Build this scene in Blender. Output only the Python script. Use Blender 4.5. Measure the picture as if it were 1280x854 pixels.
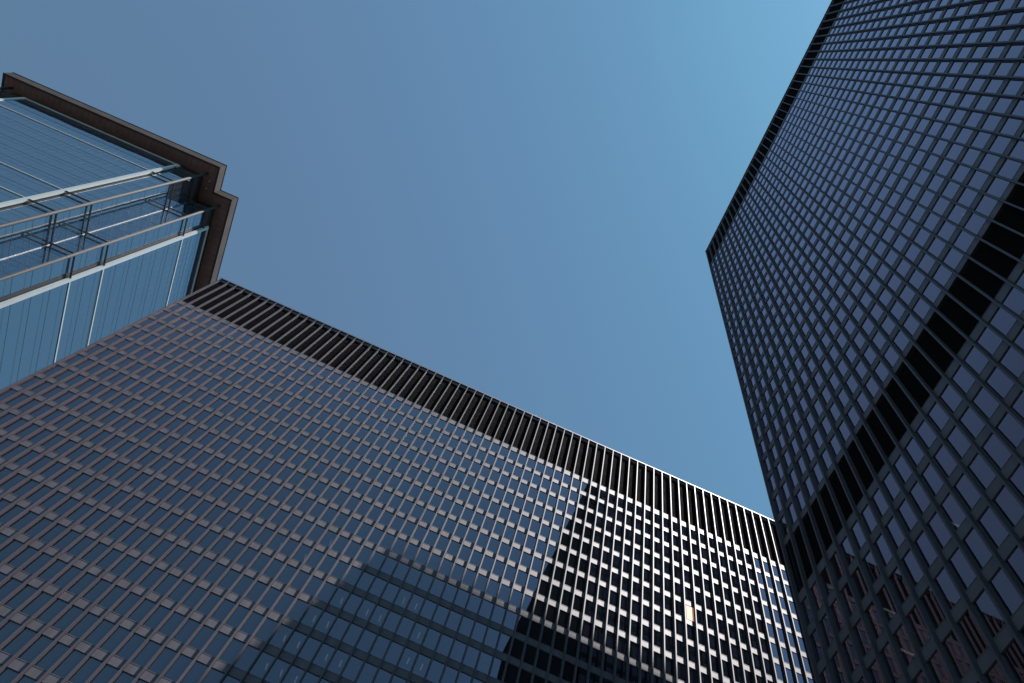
import bpy, math, random
from mathutils import Vector, Matrix

random.seed(7)
S = bpy.context.scene
for o in list(bpy.data.objects):
    bpy.data.objects.remove(o, do_unlink=True)
COL = S.collection

# ------------------------------------------------------------------ camera
EYE = 1.6
AZ, EL, RO = -0.0631528519, 1.19858678, 0.471033782
ca, sa, ce, se = math.cos(AZ), math.sin(AZ), math.cos(EL), math.sin(EL)
Fv = Vector((sa*ce, ca*ce, se)); R0 = Vector((ca, -sa, 0)); U0 = R0.cross(Fv)
Rv = math.cos(RO)*R0 + math.sin(RO)*U0
Uv = -math.sin(RO)*R0 + math.cos(RO)*U0
cam = bpy.data.cameras.new('camera')
camo = bpy.data.objects.new('camera', cam); COL.objects.link(camo)
camo.matrix_world = Matrix(((Rv.x, Uv.x, -Fv.x, 0), (Rv.y, Uv.y, -Fv.y, 0), (Rv.z, Uv.z, -Fv.z, EYE), (0, 0, 0, 1)))
cam.sensor_width = 36.0; cam.lens = 36.0*1016.19/1280.0
cam.clip_start = 0.1; cam.clip_end = 6000
S.camera = camo
FPX = 1016.19

# ------------------------------------------------------------------ sky, sun, exposure
SUN = Vector((0.29297, -0.24011, 0.92548)).normalized()
w = bpy.data.worlds.new('World'); S.world = w; w.use_nodes = True
nt = w.node_tree; nt.nodes.clear()
sky = nt.nodes.new('ShaderNodeTexSky'); sky.sky_type = 'NISHITA'; sky.sun_disc = False
sky.sun_elevation = math.asin(SUN.z); sky.sun_rotation = math.atan2(SUN.x, SUN.y)
sky.altitude = 100; sky.air_density = 1.5; sky.dust_density = 0.15; sky.ozone_density = 0.5
bg = nt.nodes.new('ShaderNodeBackground'); bg.inputs['Strength'].default_value = 0.05
wo = nt.nodes.new('ShaderNodeOutputWorld')
# colour response of the slide film: green and blue gain a little contrast over the sky, red does not
sep = nt.nodes.new('ShaderNodeSeparateColor'); com = nt.nodes.new('ShaderNodeCombineColor')
nt.links.new(sky.outputs[0], sep.inputs[0])
def curve(i, ref, gain, power, top):
    d = nt.nodes.new('ShaderNodeMath'); d.operation = 'DIVIDE'; d.inputs[1].default_value = ref
    a = nt.nodes.new('ShaderNodeMath'); a.operation = 'MAXIMUM'; a.inputs[1].default_value = 0.7
    b = nt.nodes.new('ShaderNodeMath'); b.operation = 'MINIMUM'; b.inputs[1].default_value = top
    p = nt.nodes.new('ShaderNodeMath'); p.operation = 'POWER'; p.inputs[1].default_value = power
    m = nt.nodes.new('ShaderNodeMath'); m.operation = 'MULTIPLY'
    g = nt.nodes.new('ShaderNodeMath'); g.operation = 'MULTIPLY'; g.inputs[1].default_value = gain
    L = nt.links.new
    L(sep.outputs[i], d.inputs[0]); L(d.outputs[0], a.inputs[0]); L(a.outputs[0], b.inputs[0]); L(b.outputs[0], p.inputs[0])
    L(sep.outputs[i], m.inputs[0]); L(p.outputs[0], m.inputs[1]); L(m.outputs[0], g.inputs[0]); L(g.outputs[0], com.inputs[i])
curve(0, 1.55, 0.82, -0.25, 1.3); curve(1, 2.41, 1.07, 0.75, 1.24); curve(2, 4.17, 1.06, 0.75, 1.4)
nt.links.new(com.outputs[0], bg.inputs[0]); nt.links.new(bg.outputs[0], wo.inputs[0])
sl = bpy.data.lights.new('sun', 'SUN'); sl.energy = 5.0; sl.angle = math.radians(0.53); sl.color = (1.0, 0.965, 0.92)
so = bpy.data.objects.new('sun', sl); COL.objects.link(so)
so.rotation_euler = SUN.to_track_quat('Z', 'Y').to_euler(); so.location = (60, -60, 260)
S.view_settings.view_transform = 'Standard'; S.view_settings.look = 'None'
S.view_settings.exposure = 1.0; S.view_settings.gamma = 1.0
S.view_settings.use_curve_mapping = False

# ------------------------------------------------------------------ materials
def mat(name):
    m = bpy.data.materials.new(name); m.use_nodes = True
    n = m.node_tree.nodes; n.clear()
    out = n.new('ShaderNodeOutputMaterial')
    return m, n, m.node_tree.links, out

def surface(name, col, rough, var=0.25, scale=0.6, spec=0.5, metallic=0.0, bump=0.0, bscale=3.0, streak=1.0, tint=None):
    m, n, l, out = mat(name)
    b = n.new('ShaderNodeBsdfPrincipled')
    g = n.new('ShaderNodeNewGeometry')
    no = n.new('ShaderNodeTexNoise'); no.inputs['Scale'].default_value = scale; no.inputs['Detail'].default_value = 6
    mp = n.new('ShaderNodeMapping'); mp.inputs['Scale'].default_value = (1, 1, streak)
    l.new(g.outputs['Position'], mp.inputs['Vector']); l.new(mp.outputs[0], no.inputs['Vector'])
    mx = n.new('ShaderNodeMix'); mx.data_type = 'RGBA'
    mx.inputs[6].default_value = (*[c*(1-var) for c in col], 1); mx.inputs[7].default_value = (*[min(1, c*(1+var)) for c in col], 1)
    l.new(no.outputs['Fac'], mx.inputs[0]); l.new(mx.outputs[2], b.inputs['Base Color'])
    mr = n.new('ShaderNodeMapRange'); mr.inputs[3].default_value = rough*0.85; mr.inputs[4].default_value = min(1, rough*1.15)
    l.new(no.outputs['Fac'], mr.inputs[0]); l.new(mr.outputs[0], b.inputs['Roughness'])
    b.inputs['Specular IOR Level'].default_value = spec; b.inputs['Metallic'].default_value = metallic
    if tint: b.inputs['Specular Tint'].default_value = (*tint, 1)
    if bump:
        n2 = n.new('ShaderNodeTexNoise'); n2.inputs['Scale'].default_value = bscale; n2.inputs['Detail'].default_value = 2
        l.new(g.outputs['Position'], n2.inputs['Vector'])
        bp = n.new('ShaderNodeBump'); bp.inputs['Strength'].default_value = 1.0; bp.inputs['Distance'].default_value = bump
        l.new(n2.outputs['Fac'], bp.inputs['Height']); l.new(bp.outputs[0], b.inputs['Normal'])
    l.new(b.outputs[0], out.inputs[0])
    return m

def glass(name, ior, tint, body, clear, clear_tint, panes=1, boost=0.0, bump=0.0, bscale=0.4):
    """dark solar glass: fresnel mirror over a dark body that lets a little light through"""
    m, n, l, out = mat(name)
    gl = n.new('ShaderNodeBsdfGlossy'); gl.inputs['Roughness'].default_value = 0.0; gl.inputs['Color'].default_value = (*tint, 1)
    df = n.new('ShaderNodeBsdfDiffuse'); df.inputs['Color'].default_value = (*body, 1)
    tr = n.new('ShaderNodeBsdfTransparent'); tr.inputs['Color'].default_value = (*clear_tint, 1)
    m1 = n.new('ShaderNodeMixShader'); m1.inputs[0].default_value = clear
    l.new(df.outputs[0], m1.inputs[1]); l.new(tr.outputs[0], m1.inputs[2])
    fr = n.new('ShaderNodeFresnel'); fr.inputs['IOR'].default_value = ior
    fac = fr.outputs[0]
    if panes > 1:                              # several glass surfaces behind one another: nR / (1 + (n-1)R)
        a = n.new('ShaderNodeMath'); a.operation = 'MULTIPLY'; a.inputs[1].default_value = panes; l.new(fac, a.inputs[0])
        b = n.new('ShaderNodeMath'); b.operation = 'MULTIPLY_ADD'; b.inputs[1].default_value = panes-1; b.inputs[2].default_value = 1.0; l.new(fac, b.inputs[0])
        c = n.new('ShaderNodeMath'); c.operation = 'DIVIDE'; l.new(a.outputs[0], c.inputs[0]); l.new(b.outputs[0], c.inputs[1]); fac = c.outputs[0]
    if boost:
        mr = n.new('ShaderNodeMapRange'); mr.inputs[3].default_value = boost; mr.inputs[4].default_value = 1.0
        l.new(fac, mr.inputs[0]); fac = mr.outputs[0]
    if bump:
        g = n.new('ShaderNodeNewGeometry')
        n2 = n.new('ShaderNodeTexNoise'); n2.inputs['Scale'].default_value = bscale; n2.inputs['Detail'].default_value = 1
        l.new(g.outputs['Position'], n2.inputs['Vector'])
        bp = n.new('ShaderNodeBump'); bp.inputs['Distance'].default_value = bump
        l.new(n2.outputs['Fac'], bp.inputs['Height']); l.new(bp.outputs[0], gl.inputs['Normal'])
    m2 = n.new('ShaderNodeMixShader'); l.new(fac, m2.inputs[0])
    l.new(m1.outputs[0], m2.inputs[1]); l.new(gl.outputs[0], m2.inputs[2])
    l.new(m2.outputs[0], out.inputs[0])
    return m

def lamp(name, col, s):
    m, n, l, out = mat(name)
    e = n.new('ShaderNodeEmission'); e.inputs[0].default_value = (*col, 1); e.inputs[1].default_value = s
    l.new(e.outputs[0], out.inputs[0]); return m

M_STEEL = surface('painted_steel', (0.078, 0.071, 0.088), 0.50, 0.40, 1.6, 0.27, tint=(1, 0.85, 1), bump=0.004, bscale=1.2, streak=0.12)
M_MULL = surface('mullion_steel', (0.057, 0.051, 0.067), 0.50, 0.35, 1.6, 0.27, tint=(1, 0.85, 1), streak=0.08)
M_FRAME = surface('window_frame_steel', (0.045, 0.04, 0.046), 0.5, 0.15, 1.0, 0.4)
M_LOUVRE = surface('black_louvre', (0.016, 0.0145, 0.019), 0.85, 0.2, 0.5, 0.08)
M_DARK = surface('dark_interior', (0.03, 0.03, 0.032), 0.9, 0.2, 0.3, 0.1)
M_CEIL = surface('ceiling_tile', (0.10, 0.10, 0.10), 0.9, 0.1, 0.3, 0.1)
M_ROOF = surface('roof_gravel', (0.22, 0.21, 0.2), 0.95, 0.3, 2.0, 0.1)
M_GLASS = glass('bronze_window_glass', 1.5, (1.0, 0.81, 0.95), (0.006, 0.009, 0.011), 0.35, (0.55, 0.55, 0.55), panes=3)
M_TUBE = lamp('fluorescent_tube', (0.95, 1.0, 0.95), 0.13)
M_LIT = lamp('lit_panel', (1.0, 0.84, 0.70), 0.60)
M_LIT_EDGE = lamp('lit_panel_edge', (1.0, 0.45, 0.22), 0.22)
M_BLUE = glass('blue_reflective_glass', 1.5, (0.80, 0.86, 0.93), (0.020, 0.034, 0.050), 0.0, (1, 1, 1), boost=0.38, bump=0.02, bscale=0.25)
M_WHITE = surface('white_metal_trim', (0.36, 0.39, 0.41), 0.5, 0.08, 0.8, 0.5)
M_GASKET = surface('blue_gasket', (0.035, 0.06, 0.08), 0.5, 0.2, 0.5, 0.4)
M_PALE = surface('pale_corner_trim', (0.16, 0.17, 0.18), 0.5, 0.2, 0.8, 0.3)
M_JOINT = surface('dark_joint', (0.012, 0.016, 0.020), 0.5, 0.1, 0.5, 0.4)
M_TUBEC = surface('grey_column', (0.034, 0.034, 0.038), 0.7, 0.5, 0.9, 0.15)
M_STRUT = surface('strut_steel', (0.07, 0.066, 0.068), 0.5, 0.3, 1.0, 0.3)
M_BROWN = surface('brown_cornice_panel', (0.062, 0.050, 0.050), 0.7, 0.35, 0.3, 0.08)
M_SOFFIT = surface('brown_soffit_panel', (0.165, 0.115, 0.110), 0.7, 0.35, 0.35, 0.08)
M_PLAZA = surface('granite_plaza', (0.047, 0.046, 0.044), 0.8, 0.3, 0.8, 0.3)

# ------------------------------------------------------------------ mesh helpers
class MB:
    def __init__(s): s.v, s.f, s.m = [], [], []
    def box(s, T, a, b, mi=0):
        """box between corners a and b given in the local (u, n, z) frame T"""
        lo = [min(p, q) for p, q in zip(a, b)]; hi = [max(p, q) for p, q in zip(a, b)]
        k = len(s.v)
        for z in (lo[2], hi[2]):
            for x, y in ((lo[0], lo[1]), (hi[0], lo[1]), (hi[0], hi[1]), (lo[0], hi[1])):
                s.v.append(T(x, y, z))
        fs = [(0, 3, 2, 1), (4, 5, 6, 7), (0, 1, 5, 4), (1, 2, 6, 5), (2, 3, 7, 6), (3, 0, 4, 7)]
        for q in fs:
            q = q if T.det > 0 else q[::-1]
            s.f.append([k+i for i in q]); s.m.append(mi)
    def quad(s, pts, mi=0):
        k = len(s.v); s.v += pts; s.f.append([k+i for i in range(len(pts))]); s.m.append(mi)
    def prism(s, outline, z0, z1, mi=0):
        """vertical prism over a counter-clockwise plan outline"""
        k = len(s.v); n = len(outline)
        s.v += [(x, y, z0) for x, y in outline] + [(x, y, z1) for x, y in outline]
        s.f.append([k+i for i in reversed(range(n))]); s.f.append([k+n+i for i in range(n)]); s.m += [mi, mi]
        for i in range(n):
            j = (i+1) % n
            s.f.append([k+i, k+j, k+n+j, k+n+i]); s.m.append(mi)
    def tube(s, p, q, r, seg=12, mi=0):
        p, q = Vector(p), Vector(q); d = (q-p).normalized()
        a = d.orthogonal().normalized(); b = d.cross(a); k = len(s.v)
        for c in (p, q):
            for i in range(seg):
                t = 2*math.pi*i/seg; s.v.append(tuple(c + r*(math.cos(t)*a + math.sin(t)*b)))
        for i in range(seg):
            j = (i+1) % seg; s.f.append([k+i, k+j, k+seg+j, k+seg+i]); s.m.append(mi)
        s.f.append([k+i for i in reversed(range(seg))]); s.f.append([k+seg+i for i in range(seg)]); s.m += [mi, mi]
    def build(s, name, mats, parent=None, smooth=False):
        me = bpy.data.meshes.new(name); me.from_pydata(s.v, [], s.f)
        for m in (mats if isinstance(mats, (list, tuple)) else [mats]): me.materials.append(m)
        for p, i in zip(me.polygons, s.m): p.material_index = i
        if smooth:
            for p in me.polygons: p.use_smooth = len(p.vertices) == 4
        me.update()
        o = bpy.data.objects.new(name, me); COL.objects.link(o)
        if parent:
            o.parent = parent; o.matrix_parent_inverse = Matrix.Translation(-parent.location)
        return o

class Frame:
    """u runs along a facade, n points out of it, z is up"""
    def __init__(s, o, u, n):
        s.o, s.u, s.n = o, u, n
        s.det = u[0]*n[1] - u[1]*n[0]
    def __call__(s, a, b, z):
        return (s.o[0] + s.u[0]*a + s.n[0]*b, s.o[1] + s.u[1]*a + s.n[1]*b, z)
W0 = Frame((0, 0), (1, 0), (0, 1))

def thing(name, label, cat, loc):
    o = bpy.data.objects.new(name, None); o.location = loc; COL.objects.link(o)
    o['label'] = label; o['category'] = cat
    return o

def pix(P):
    d = Vector(P) - Vector((0, 0, EYE)); k = d.dot(Fv)
    if k <= 0.1: return None
    return (640 + FPX*d.dot(Rv)/k, 427 - FPX*d.dot(Uv)/k)
def area(pts):
    q = [pix(p) for p in pts]
    if any(a is None for a in q): return 0
    cx = sum(a[0] for a in q)/4; cy = sum(a[1] for a in q)/4
    if not (0 < cx < 1280 and 0 < cy < 854): return 0
    return abs(sum(q[i][0]*q[(i+1) % 4][1] - q[(i+1) % 4][0]*q[i][1] for i in range(4)))/2

# ------------------------------------------------------------------ the two black steel office towers
B = 1.524                                   # bay width
def tower(root, facades, top, band0, floor_h, nfl, skip, plan, roofz, hidden=lambda p: False, lit=None, tubes=()):
    """facades: list of (Frame, bays). band0: height of the first spandrel under the roof louvres.
       skip: spandrel numbers left out where a tall louvred plant floor is."""
    zs = {k: band0 - k*floor_h for k in range(nfl) if k not in skip}
    ks = sorted(zs)
    half = {k: 0.54 for k in ks}
    half[0] = 0.68
    for s_ in skip:
        half[s_-1] = 0.52; half[s_+1] = 0.60
    lobby = zs[ks[-1]]
    # spandrel bands, one part per storey
    for k in ks:
        mb = MB(); z = zs[k]; hh = half[k]
        for T, nb in facades:
            mb.box(T, (0.0, -0.34, z-hh), (nb*B, -0.07, z+hh), 1)
            for i in range(nb):
                a, b = i*B+0.10, (i+1)*B-0.10
                mb.box(T, (a, -0.068, z-hh+0.015), (b, 0.004, z+hh-0.015))
                r = 0.055                       # welded edge angle round each plate
                mb.box(T, (a, 0.006, z-hh+0.02), (b, 0.022, z-hh+0.02+r))
                mb.box(T, (a, 0.006, z+hh-0.02-r), (b, 0.022, z+hh-0.02))
        mb.build('spandrel_band', [M_STEEL, M_FRAME], root)
    # mullions, each an I beam running to the roof
    count = 0; rest = MB()
    for fi, (T, nb) in enumerate(facades):
        for i in range(nb+1):
            u = i*B
            if i == 0: u += 0.06
            if i == nb: u -= 0.06
            mb = MB() if count < 99 else rest
            z0, z1 = lobby+0.5, top-0.30
            mb.box(T, (u-0.07, 0.305, z0), (u+0.07, 0.335, z1))
            mb.box(T, (u-0.018, 0.030, z0), (u+0.018, 0.303, z1))
            mb.box(T, (u-0.068, -0.10, z0), (u+0.068, 0.028, z1))
            if count < 99: mb.build('mullion', M_MULL, root)
            count += 1
    if rest.v:
        o = rest.build('mullions', M_MULL, root); o['kind'] = 'stuff'
    # windows
    wins = []
    for fi, (T, nb) in enumerate(facades):
        for a_, b_ in zip(ks[:-1], ks[1:]):
            if b_ != a_+1: continue
            zt, zb = zs[a_]-half[a_], zs[b_]+half[b_]
            for i in range(nb):
                c = [T((i+e)*B, 0, z) for e, z in ((0, zb), (1, zb), (1, zt), (0, zt))]
                A = area(c) if fi == 0 else 0
                if A and hidden(c[0]): A = 0
                wins.append((A, fi, a_, i, zb, zt))
    wins.sort(key=lambda q: -q[0])
    rest = MB()
    def window(mb, T, i, zb, zt, gi=1):
        a, b = i*B+0.071, (i+1)*B-0.071; f = 0.048
        mb.box(T, (a, -0.16, zb), (b, -0.02, zb+f)); mb.box(T, (a, -0.16, zt-f), (b, -0.02, zt))
        mb.box(T, (a, -0.16, zb+f+.002), (a+f, -0.02, zt-f-.002)); mb.box(T, (b-f, -0.16, zb+f+.002), (b, -0.02, zt-f-.002))
        d = [random.gauss(0, 0.0028) for _ in range(3)]
        n0 = -0.055
        pts = [T(a+f, n0+d[0], zb+f), T(b-f, n0+d[1], zb+f), T(b-f, n0+d[1]+d[2], zt-f), T(a+f, n0+d[0]+d[2], zt-f)]
        mb.quad(pts if T.det < 0 else pts[::-1], gi)
    single = 0
    for A, fi, k, i, zb, zt in wins:
        T = facades[fi][0]
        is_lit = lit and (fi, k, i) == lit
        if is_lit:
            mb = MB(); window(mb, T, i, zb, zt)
            a, b = i*B+0.12, (i+1)*B-0.12; c = 0.22         # glowing panels: bright middle between warm edges
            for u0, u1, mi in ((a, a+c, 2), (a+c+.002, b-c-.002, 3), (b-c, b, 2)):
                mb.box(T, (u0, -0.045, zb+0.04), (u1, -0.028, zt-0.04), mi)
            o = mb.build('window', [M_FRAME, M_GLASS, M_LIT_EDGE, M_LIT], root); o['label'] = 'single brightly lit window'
        elif single < 98 and A > 0:
            mb = MB(); window(mb, T, i, zb, zt); mb.build('window', [M_FRAME, M_GLASS], root); single += 1
        else:
            window(rest, T, i, zb, zt)
    o = rest.build('windows', [M_FRAME, M_GLASS], root); o['kind'] = 'stuff'
    # louvred plant floors
    def louvres(z0, z1):
        mb = MB()
        for T, nb in facades:
            mb.box(T, (0, -0.62, z0), (nb*B, -0.5, z1))
            z = z0+0.08
            while z < z1-0.05:
                mb.box(T, (0, -0.30, z), (nb*B, -0.14, z+0.05)); z += 0.30
        mb.build('louvre_band', M_LOUVRE, root)
    louvres(zs[0]+half[0], top-1.15)
    for s_ in skip: louvres(zs[s_+1]+half[s_+1], zs[s_-1]-half[s_-1])
    # parapet: fascia plates under a projecting cap
    mb = MB()
    for T, nb in facades:
        mb.box(T, (0, -0.34, top-1.15), (nb*B, -0.02, top-0.302))
        for i in range(nb):
            mb.box(T, (i*B+0.085, -0.018, top-1.10), ((i+1)*B-0.085, 0.035, top-0.32))
    mb.build('parapet', M_STEEL, root)
    mb = MB(); (xa, ya), (xb, yb) = plan
    e = 0.25
    mb.box(W0, (xa-e, ya-e, top-0.30), (xb+e, yb+e, top))
    mb.build('roof_cap', M_STEEL, root)
    # lobby glazing and posts below the last band
    mb = MB(); zt = lobby-half[ks[-1]]
    mb.box(W0, (xa+3, ya+3, 0.01), (xb-3, yb-3, zt)); mb.build('lobby', M_GLASS, root)
    for T, nb in facades:
        for i in range(0, nb+1, 6):
            mb = MB(); u = min(max(i*B, 0.4), nb*B-0.4)
            mb.box(T, (u-0.35, -1.0, 0.01), (u+0.35, -0.35, zt)); mb.build('column', M_STEEL, root)
    # storey slabs with their ceilings, and the dark core that closes the rooms
    for k in ks:
        mb = MB(); z = zs[k]; e = 0.36
        mb.box(W0, (xa+e, ya+e, z-0.38), (xb-e, yb-e, z+0.38)); mb.build('storey_slab', M_CEIL, root)
    mb = MB(); e = 6.0
    mb.box(W0, (xa+e, ya+e, zt+0.5), (xb-e, yb-e, top-1.5)); mb.build('core', M_DARK, root)
    # plain walls on the sides nobody sees
    used = [T.n for T, _ in facades]
    mb = MB(); t = 0.3
    for n_, a, b in (((-1, 0), (xa+.01, ya+.4), (xa+t, yb-.4)), ((1, 0), (xb-t, ya+.4), (xb-.01, yb-.4)),
                     ((0, -1), (xa+.4, ya+.01), (xb-.4, ya+t)), ((0, 1), (xa+.4, yb-t), (xb-.4, yb-.01))):
        if n_ not in used: mb.box(W0, (*a, zt), (*b, top-0.302))
    if mb.v: mb.build('side_wall', M_FRAME, root)
    for (fi, k, i, t0, ln) in tubes:
        T = facades[fi][0]; mb = MB(); z = zs[k]-0.40
        u = (i+0.58)*B
        mb.box(T, (u-0.06, -t0-ln, z-0.05), (u+0.06, -t0, z)); mb.build('ceiling_light', M_TUBE, root)
    return zs

# tower across the middle of the picture: facade on the plane y = DC facing the camera
DC, XC, HC, FH = 61.0966, -54.284, 128.20+EYE, 3.99485
NC = 72; DEEP = 36.576
c_root = thing('office_tower', 'wide steel office tower in sunlight across the bottom, with one brightly lit window', 'office tower', (XC+NC*B/2, DC+DEEP/2, 0))
TUBES_C = [(0, k, i) for k, i in ((10, 34), (10, 35), (11, 32), (11, 33), (12, 36), (12, 37), (12, 29), (11, 30), (11, 36), (14, 28), (13, 32), (12, 30), (13, 31), (13, 38),
           (14, 30), (14, 29), (13, 28), (14, 39), (15, 41), (14, 34), (13, 29), (12, 41), (13, 40), (14, 42), (15, 36), (15, 30), (9, 27), (9, 20), (8, 22), (10, 24), (10, 26))]
tower(c_root, [(Frame((XC, DC), (1, 0), (0, -1)), NC)], HC, HC-13.86-0.10, FH, 28, (),
      ((XC, DC), (XC+NC*B, DC+DEEP)), HC, hidden=lambda p: p[0] > 50,
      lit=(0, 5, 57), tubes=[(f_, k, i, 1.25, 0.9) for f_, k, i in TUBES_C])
for i in (39.4, 41.6, 43.7):                # small sunlit roof anchors on the parapet
    mb = MB(); x = XC + i*B
    mb.box(W0, (x-0.09, DC-0.22, HC+0.003), (x+0.09, DC+0.02, HC+0.18)); mb.tube((x, DC-0.1, HC+0.18), (x, DC-0.1, HC+0.36), 0.05)
    mb.build('roof_anchor', M_WHITE, c_root)

# tower on the right: long facade on x = EX facing -x, short end facing the middle tower
EX, YR, HR = 27.9471, 33.1800, 185.3726+EYE
NR, NE = 48, 24
r_root = thing('office_tower', 'shaded black office tower on the right with sky-reflecting windows and a dark plant floor', 'office tower', (EX+NE*B/2, YR-NR*B/2, 0))
tower(r_root, [(Frame((EX, YR), (0, -1), (-1, 0)), NR), (Frame((EX, YR), (1, 0), (0, 1)), NE)],
      HR, HR-13.68, 4.061, 42, (27,), ((EX, YR-NR*B), (EX+NE*B, YR)), HR,
      tubes=[(0, k, i, 1.0, 0.9) for k, i in ((30, 9), (30, 4), (31, 4), (24, 20))])

# ------------------------------------------------------------------ blue glass tower with the stepped, braced corner
GS = 1.15                                           # all of it set out at this scale from the eye
G_TOP, SOF, GLZ = 159.3*GS+EYE, 156.6*GS+EYE, 154.0*GS+EYE
LV = [151.9, 144.3, 119.8, 111.4, 87.0, 78.6, 54.2, 45.8]
LV = [z*GS+EYE for z in LV]
X1, Y1, X2, Y2 = -75.0*GS, 53.9*GS, -70.9*GS, 59.4*GS          # outer steps of the corner
XA, YB, RS, OV = -79.8*GS, 63.6*GS, 0.45, 2.3*GS               # glass edges, glass recess in the notch, cornice overhang
XL1, XL2, XAL = -119.6*GS, -123.7*GS, -114.8*GS               # the same corner mirrored on the left
YE = 110.0*GS
g_root = thing('glass_tower', 'blue mirror glass tower at the left edge with a brown stepped cornice', 'glass tower', (-112, 95, 0))

def glaze(T, length, z0=0.02, z1=GLZ):
    mb = MB(); mb.box(T, (0, -0.3, z0), (length, 0, z1))
    mb2 = MB(); u = 1.5
    while u < length-0.3:
        mb.box(T, (u-0.008, 0.002, z0), (u+0.008, 0.008, z1), 1); u += 1.5
    q = GLZ-2.04*GS
    while q > z0+1:
        mb.box(T, (0, 0.014, q-0.03), (length, 0.03, q+0.03), 1)
        mb.box(T, (0, 0.014, q-1.60), (length, 0.024, q-1.57), 1)
        q -= 4.085*GS
    return mb.build('glass_wall', [M_BLUE, M_GASKET], g_root)

TA = Frame((XAL, Y1), (1, 0), (0, -1)); LA = XA-XAL
TB = Frame((X2, YB), (0, 1), (1, 0)); LB = YE-YB-12
glaze(TA, LA); glaze(TB, LB)
# recessed glass of the notch
r = RS
glaze(Frame((XA, Y1+r), (1, 0), (0, -1)), X1-r-XA)
glaze(Frame((X1-r, Y1+r), (0, 1), (1, 0)), Y2-Y1)
glaze(Frame((X1-r, Y2+r), (1, 0), (0, -1)), X2-X1)
glaze(Frame((X2-r, Y2+r), (0, 1), (1, 0)), YB-Y2-r)
# mirrored corner on the left
glaze(Frame((XL1+r, Y1+r), (1, 0), (0, -1)), XAL-XL1-r)
glaze(Frame((XL1+r, Y1+r), (0, 1), (-1, 0)), Y2-Y1)
glaze(Frame((XL2+r, Y2+r), (1, 0), (0, -1)), XL1-XL2)
glaze(Frame((XL2, YB), (0, 1), (-1, 0)), LB)
# dark reveals where the flush glass returns into the notch, and the body behind everything
mb = MB()
mb.box(W0, (XA-0.3, Y1+0.02, 0.02), (XA-0.02, Y1+r, GLZ)); mb.box(W0, (XAL+0.02, Y1+0.02, 0.02), (XAL+0.3, Y1+r, GLZ))
mb.box(W0, (X2-r, YB+0.02, 0.02), (X2-0.02, YB+0.3, GLZ)); mb.box(W0, (XL2+0.02, YB+0.02, 0.02), (XL2+r, YB+0.3, GLZ))
mb.box(W0, (XA-0.018, Y1+r-0.06, 0.02), (XA+0.75, Y1+r-0.012, GLZ)); mb.box(W0, (XAL-0.75, Y1+r-0.06, 0.02), (XAL+0.018, Y1+r-0.012, GLZ))  # dark strips put the return's shadow line onto the notch glass
mb.box(W0, (X2-r+0.012, YB-1.0, 0.02), (X2-r+0.06, YB+0.018, GLZ)); mb.box(W0, (XL2+r-0.06, YB-1.0, 0.02), (XL2+r-0.012, YB+0.018, GLZ))
mb.build('reveal', M_JOINT, g_root)
mb = MB()
mb.box(W0, (XL2+r+0.4, Y2+r+0.4, 0.02), (X2-r-0.4, YE, SOF-0.12)); mb.box(W0, (XL1+r+0.4, Y1+r+0.4, 0.02), (X1-r-0.4, Y2+r+0.39, SOF-0.1))
mb.build('core', M_JOINT, g_root)
# trims
def trim(name, T, a, b, m=M_WHITE):
    mb = MB(); mb.box(T, a, b); mb.build(name, m, g_root)
for T, L, near in ((TA, LA, True), (TB, LB, False)):
    e = L if near else 0.0
    s_ = -1 if near else 1
    trim('vertical_trim', T, (e, 0.004, 0.02), (e+s_*0.68, 0.16, GLZ)); trim('vertical_trim', T, (e-s_*0.05, -0.25, 0.02), (e-s_*0.17, 0.06, GLZ))
    e2 = 0.0 if near else L
    trim('vertical_trim', T, (e2, 0.004, 0.02), (e2-s_*0.68, 0.16, GLZ))
    a0, a1 = (0.69, L-0.69)
    for z in LV[1:]:
        hz = 0.12 if near else 0.18
        trim('horizontal_trim', T, (a0, 0.034, z-hz), (a1, 0.11, z+hz))
    trim('horizontal_trim', T, (a0, 0.034, GLZ-0.22), (a1, 0.12, GLZ)); trim('horizontal_trim', T, (a0, 0.034, GLZ-0.65), (a1, 0.12, GLZ-0.43))
mb = MB(); mb.tube((X1-r+0.06, Y2+r-0.06, 0.02), (X1-r+0.06, Y2+r-0.06, GLZ), 0.05); mb.build('vertical_trim', M_PALE, g_root, True)
# dark plant band between glass and soffit
mb = MB()
mb.box(W0, (XAL, Y1+0.8, GLZ+0.002), (XA, Y1+1.2, SOF-0.042)); mb.box(W0, (X2-1.2, YB, GLZ+0.002), (X2-0.8, YE-12, SOF-0.042))
mb.box(W0, (XL2+.8, YB, GLZ+0.002), (XL2+1.2, YE-12, SOF-0.042))
mb.build('plant_band', M_JOINT, g_root)
# cornice: stepped outline
def outline(o):
    return [(XL2-o, Y2-o), (XL1-o, Y2-o), (XL1-o, Y1-o), (X1+o, Y1-o), (X1+o, Y2-o), (X2+o, Y2-o), (X2+o, YE-10+o), (XL2-o, YE-10+o)]
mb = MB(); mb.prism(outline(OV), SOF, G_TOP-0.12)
mbc = mb
mb = MB(); mb.prism(outline(OV+0.10), G_TOP-0.118, G_TOP); mbp = mb
mb = MB(); ol = outline(OV+0.04); ol2 = outline(OV-0.45); n = len(ol)
k = 0
for i in range(n):
    j = (i+1) % n
    a, b, c, d = ol[i], ol[j], ol2[j], ol2[i]
    for z, fl in ((SOF-0.16, True), (SOF-0.003, False)):
        q = [(*a, z), (*b, z), (*c, z), (*d, z)]; mb.quad(q[::-1] if fl else q)
    mb.quad([(*a, SOF-0.16), (*b, SOF-0.16), (*b, SOF-0.003), (*a, SOF-0.003)])
    mb.quad([(*d, SOF-0.003), (*c, SOF-0.003), (*c, SOF-0.16), (*d, SOF-0.16)])
mbl = mb
mb = mbc                                              # panel joints of the fascia
x = XL1-OV+1.5
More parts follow.
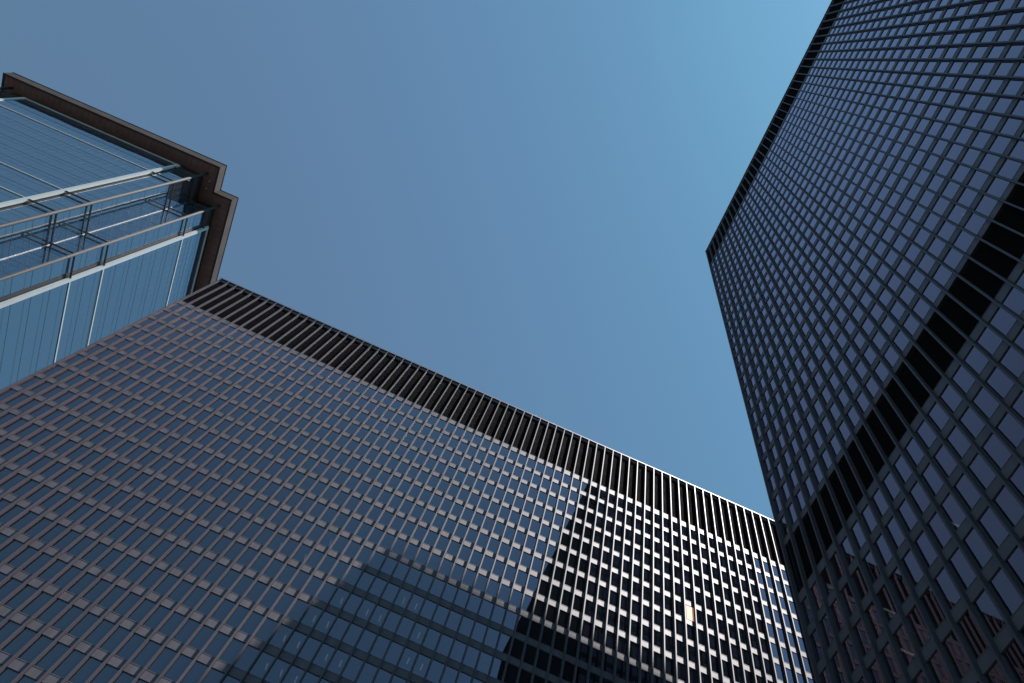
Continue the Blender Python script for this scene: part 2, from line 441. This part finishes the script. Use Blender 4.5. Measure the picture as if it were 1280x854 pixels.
while x < X1+OV-0.5:
    mb.box(W0, (x-0.03, Y1-OV-0.012, SOF+0.002), (x+0.03, Y1-OV-0.002, G_TOP-0.13), 1); x += 1.5
y = Y2-OV+1.5
while y < YE-12:
    mb.box(W0, (X2+OV+0.002, y-0.03, SOF+0.002), (X2+OV+0.012, y+0.03, G_TOP-0.13), 1); y += 1.5
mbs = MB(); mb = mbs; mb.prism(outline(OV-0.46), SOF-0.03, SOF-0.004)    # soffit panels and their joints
x = XL1-OV+1.5
while x < X1+OV-0.6:
    mb.box(W0, (x-0.035, Y1-OV+0.5, SOF-0.040), (x+0.035, Y1-0.1, SOF-0.032), 1); x += 1.5
y = Y2-OV+1.5
while y < YE-12:
    mb.box(W0, (X2+0.1, y-0.035, SOF-0.040), (X2+OV-0.5, y+0.035, SOF-0.032), 1); y += 1.5
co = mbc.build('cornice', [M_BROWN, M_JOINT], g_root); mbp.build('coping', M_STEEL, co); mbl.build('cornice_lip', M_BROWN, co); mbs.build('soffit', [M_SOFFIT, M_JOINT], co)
# free-standing frame in front of the notch
def corner(xs1, xs2, xa, sgn):
    for (x, y) in ((xs1, Y1), (xs2, Y2)):
        mb = MB(); mb.tube((x, y, 0.02), (x, y, SOF-0.045), 0.30, 16); mb.build('corner_column', M_TUBEC, g_root, True)
        
    def bar(p, q):
        mb = MB(); p, q = Vector(p), Vector(q); d = (q-p).normalized(); n = Vector((-d.y, d.x, 0))
        T = Frame((p.x, p.y), (d.x, d.y), (n.x, n.y))
        L = (q-p).length; z = p.z
        mb.box(T, (0, -0.13, z+0.09), (L, 0.13, z+0.13)); mb.box(T, (0, -0.13, z-0.13), (L, 0.13, z-0.09)); mb.box(T, (0, -0.02, z-0.088), (L, 0.02, z+0.088))
        mb.build('strut', M_STRUT, g_root)
    for z in LV:
        bar((xa, Y1, z), (xs1-sgn*0.31, Y1, z))
        bar((xs1, Y1+0.31, z), (xs1, Y2+r, z))
        bar((xs1-sgn*r, Y2, z+0.28), (xs2-sgn*0.31, Y2, z+0.28))
        bar((xs2, Y2+0.31, z), (xs2, YB, z))
corner(X1, X2, XA, 1); corner(XL1, XL2, XAL, -1)
# small white cylinders added to stand for glints under the notch soffit
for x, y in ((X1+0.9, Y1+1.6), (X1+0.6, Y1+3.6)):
    mb = MB(); mb.tube((x, y, SOF-0.35), (x, y, SOF-0.045), 0.16); mb.build('soffit_glint', M_WHITE, g_root, True)

# ------------------------------------------------------------------ ground
mb = MB(); mb.quad([(-3000, -3000, 0), (3000, -3000, 0), (3000, 3000, 0), (-3000, 3000, 0)])
g = mb.build('plaza', M_PLAZA); g['kind'] = 'structure'
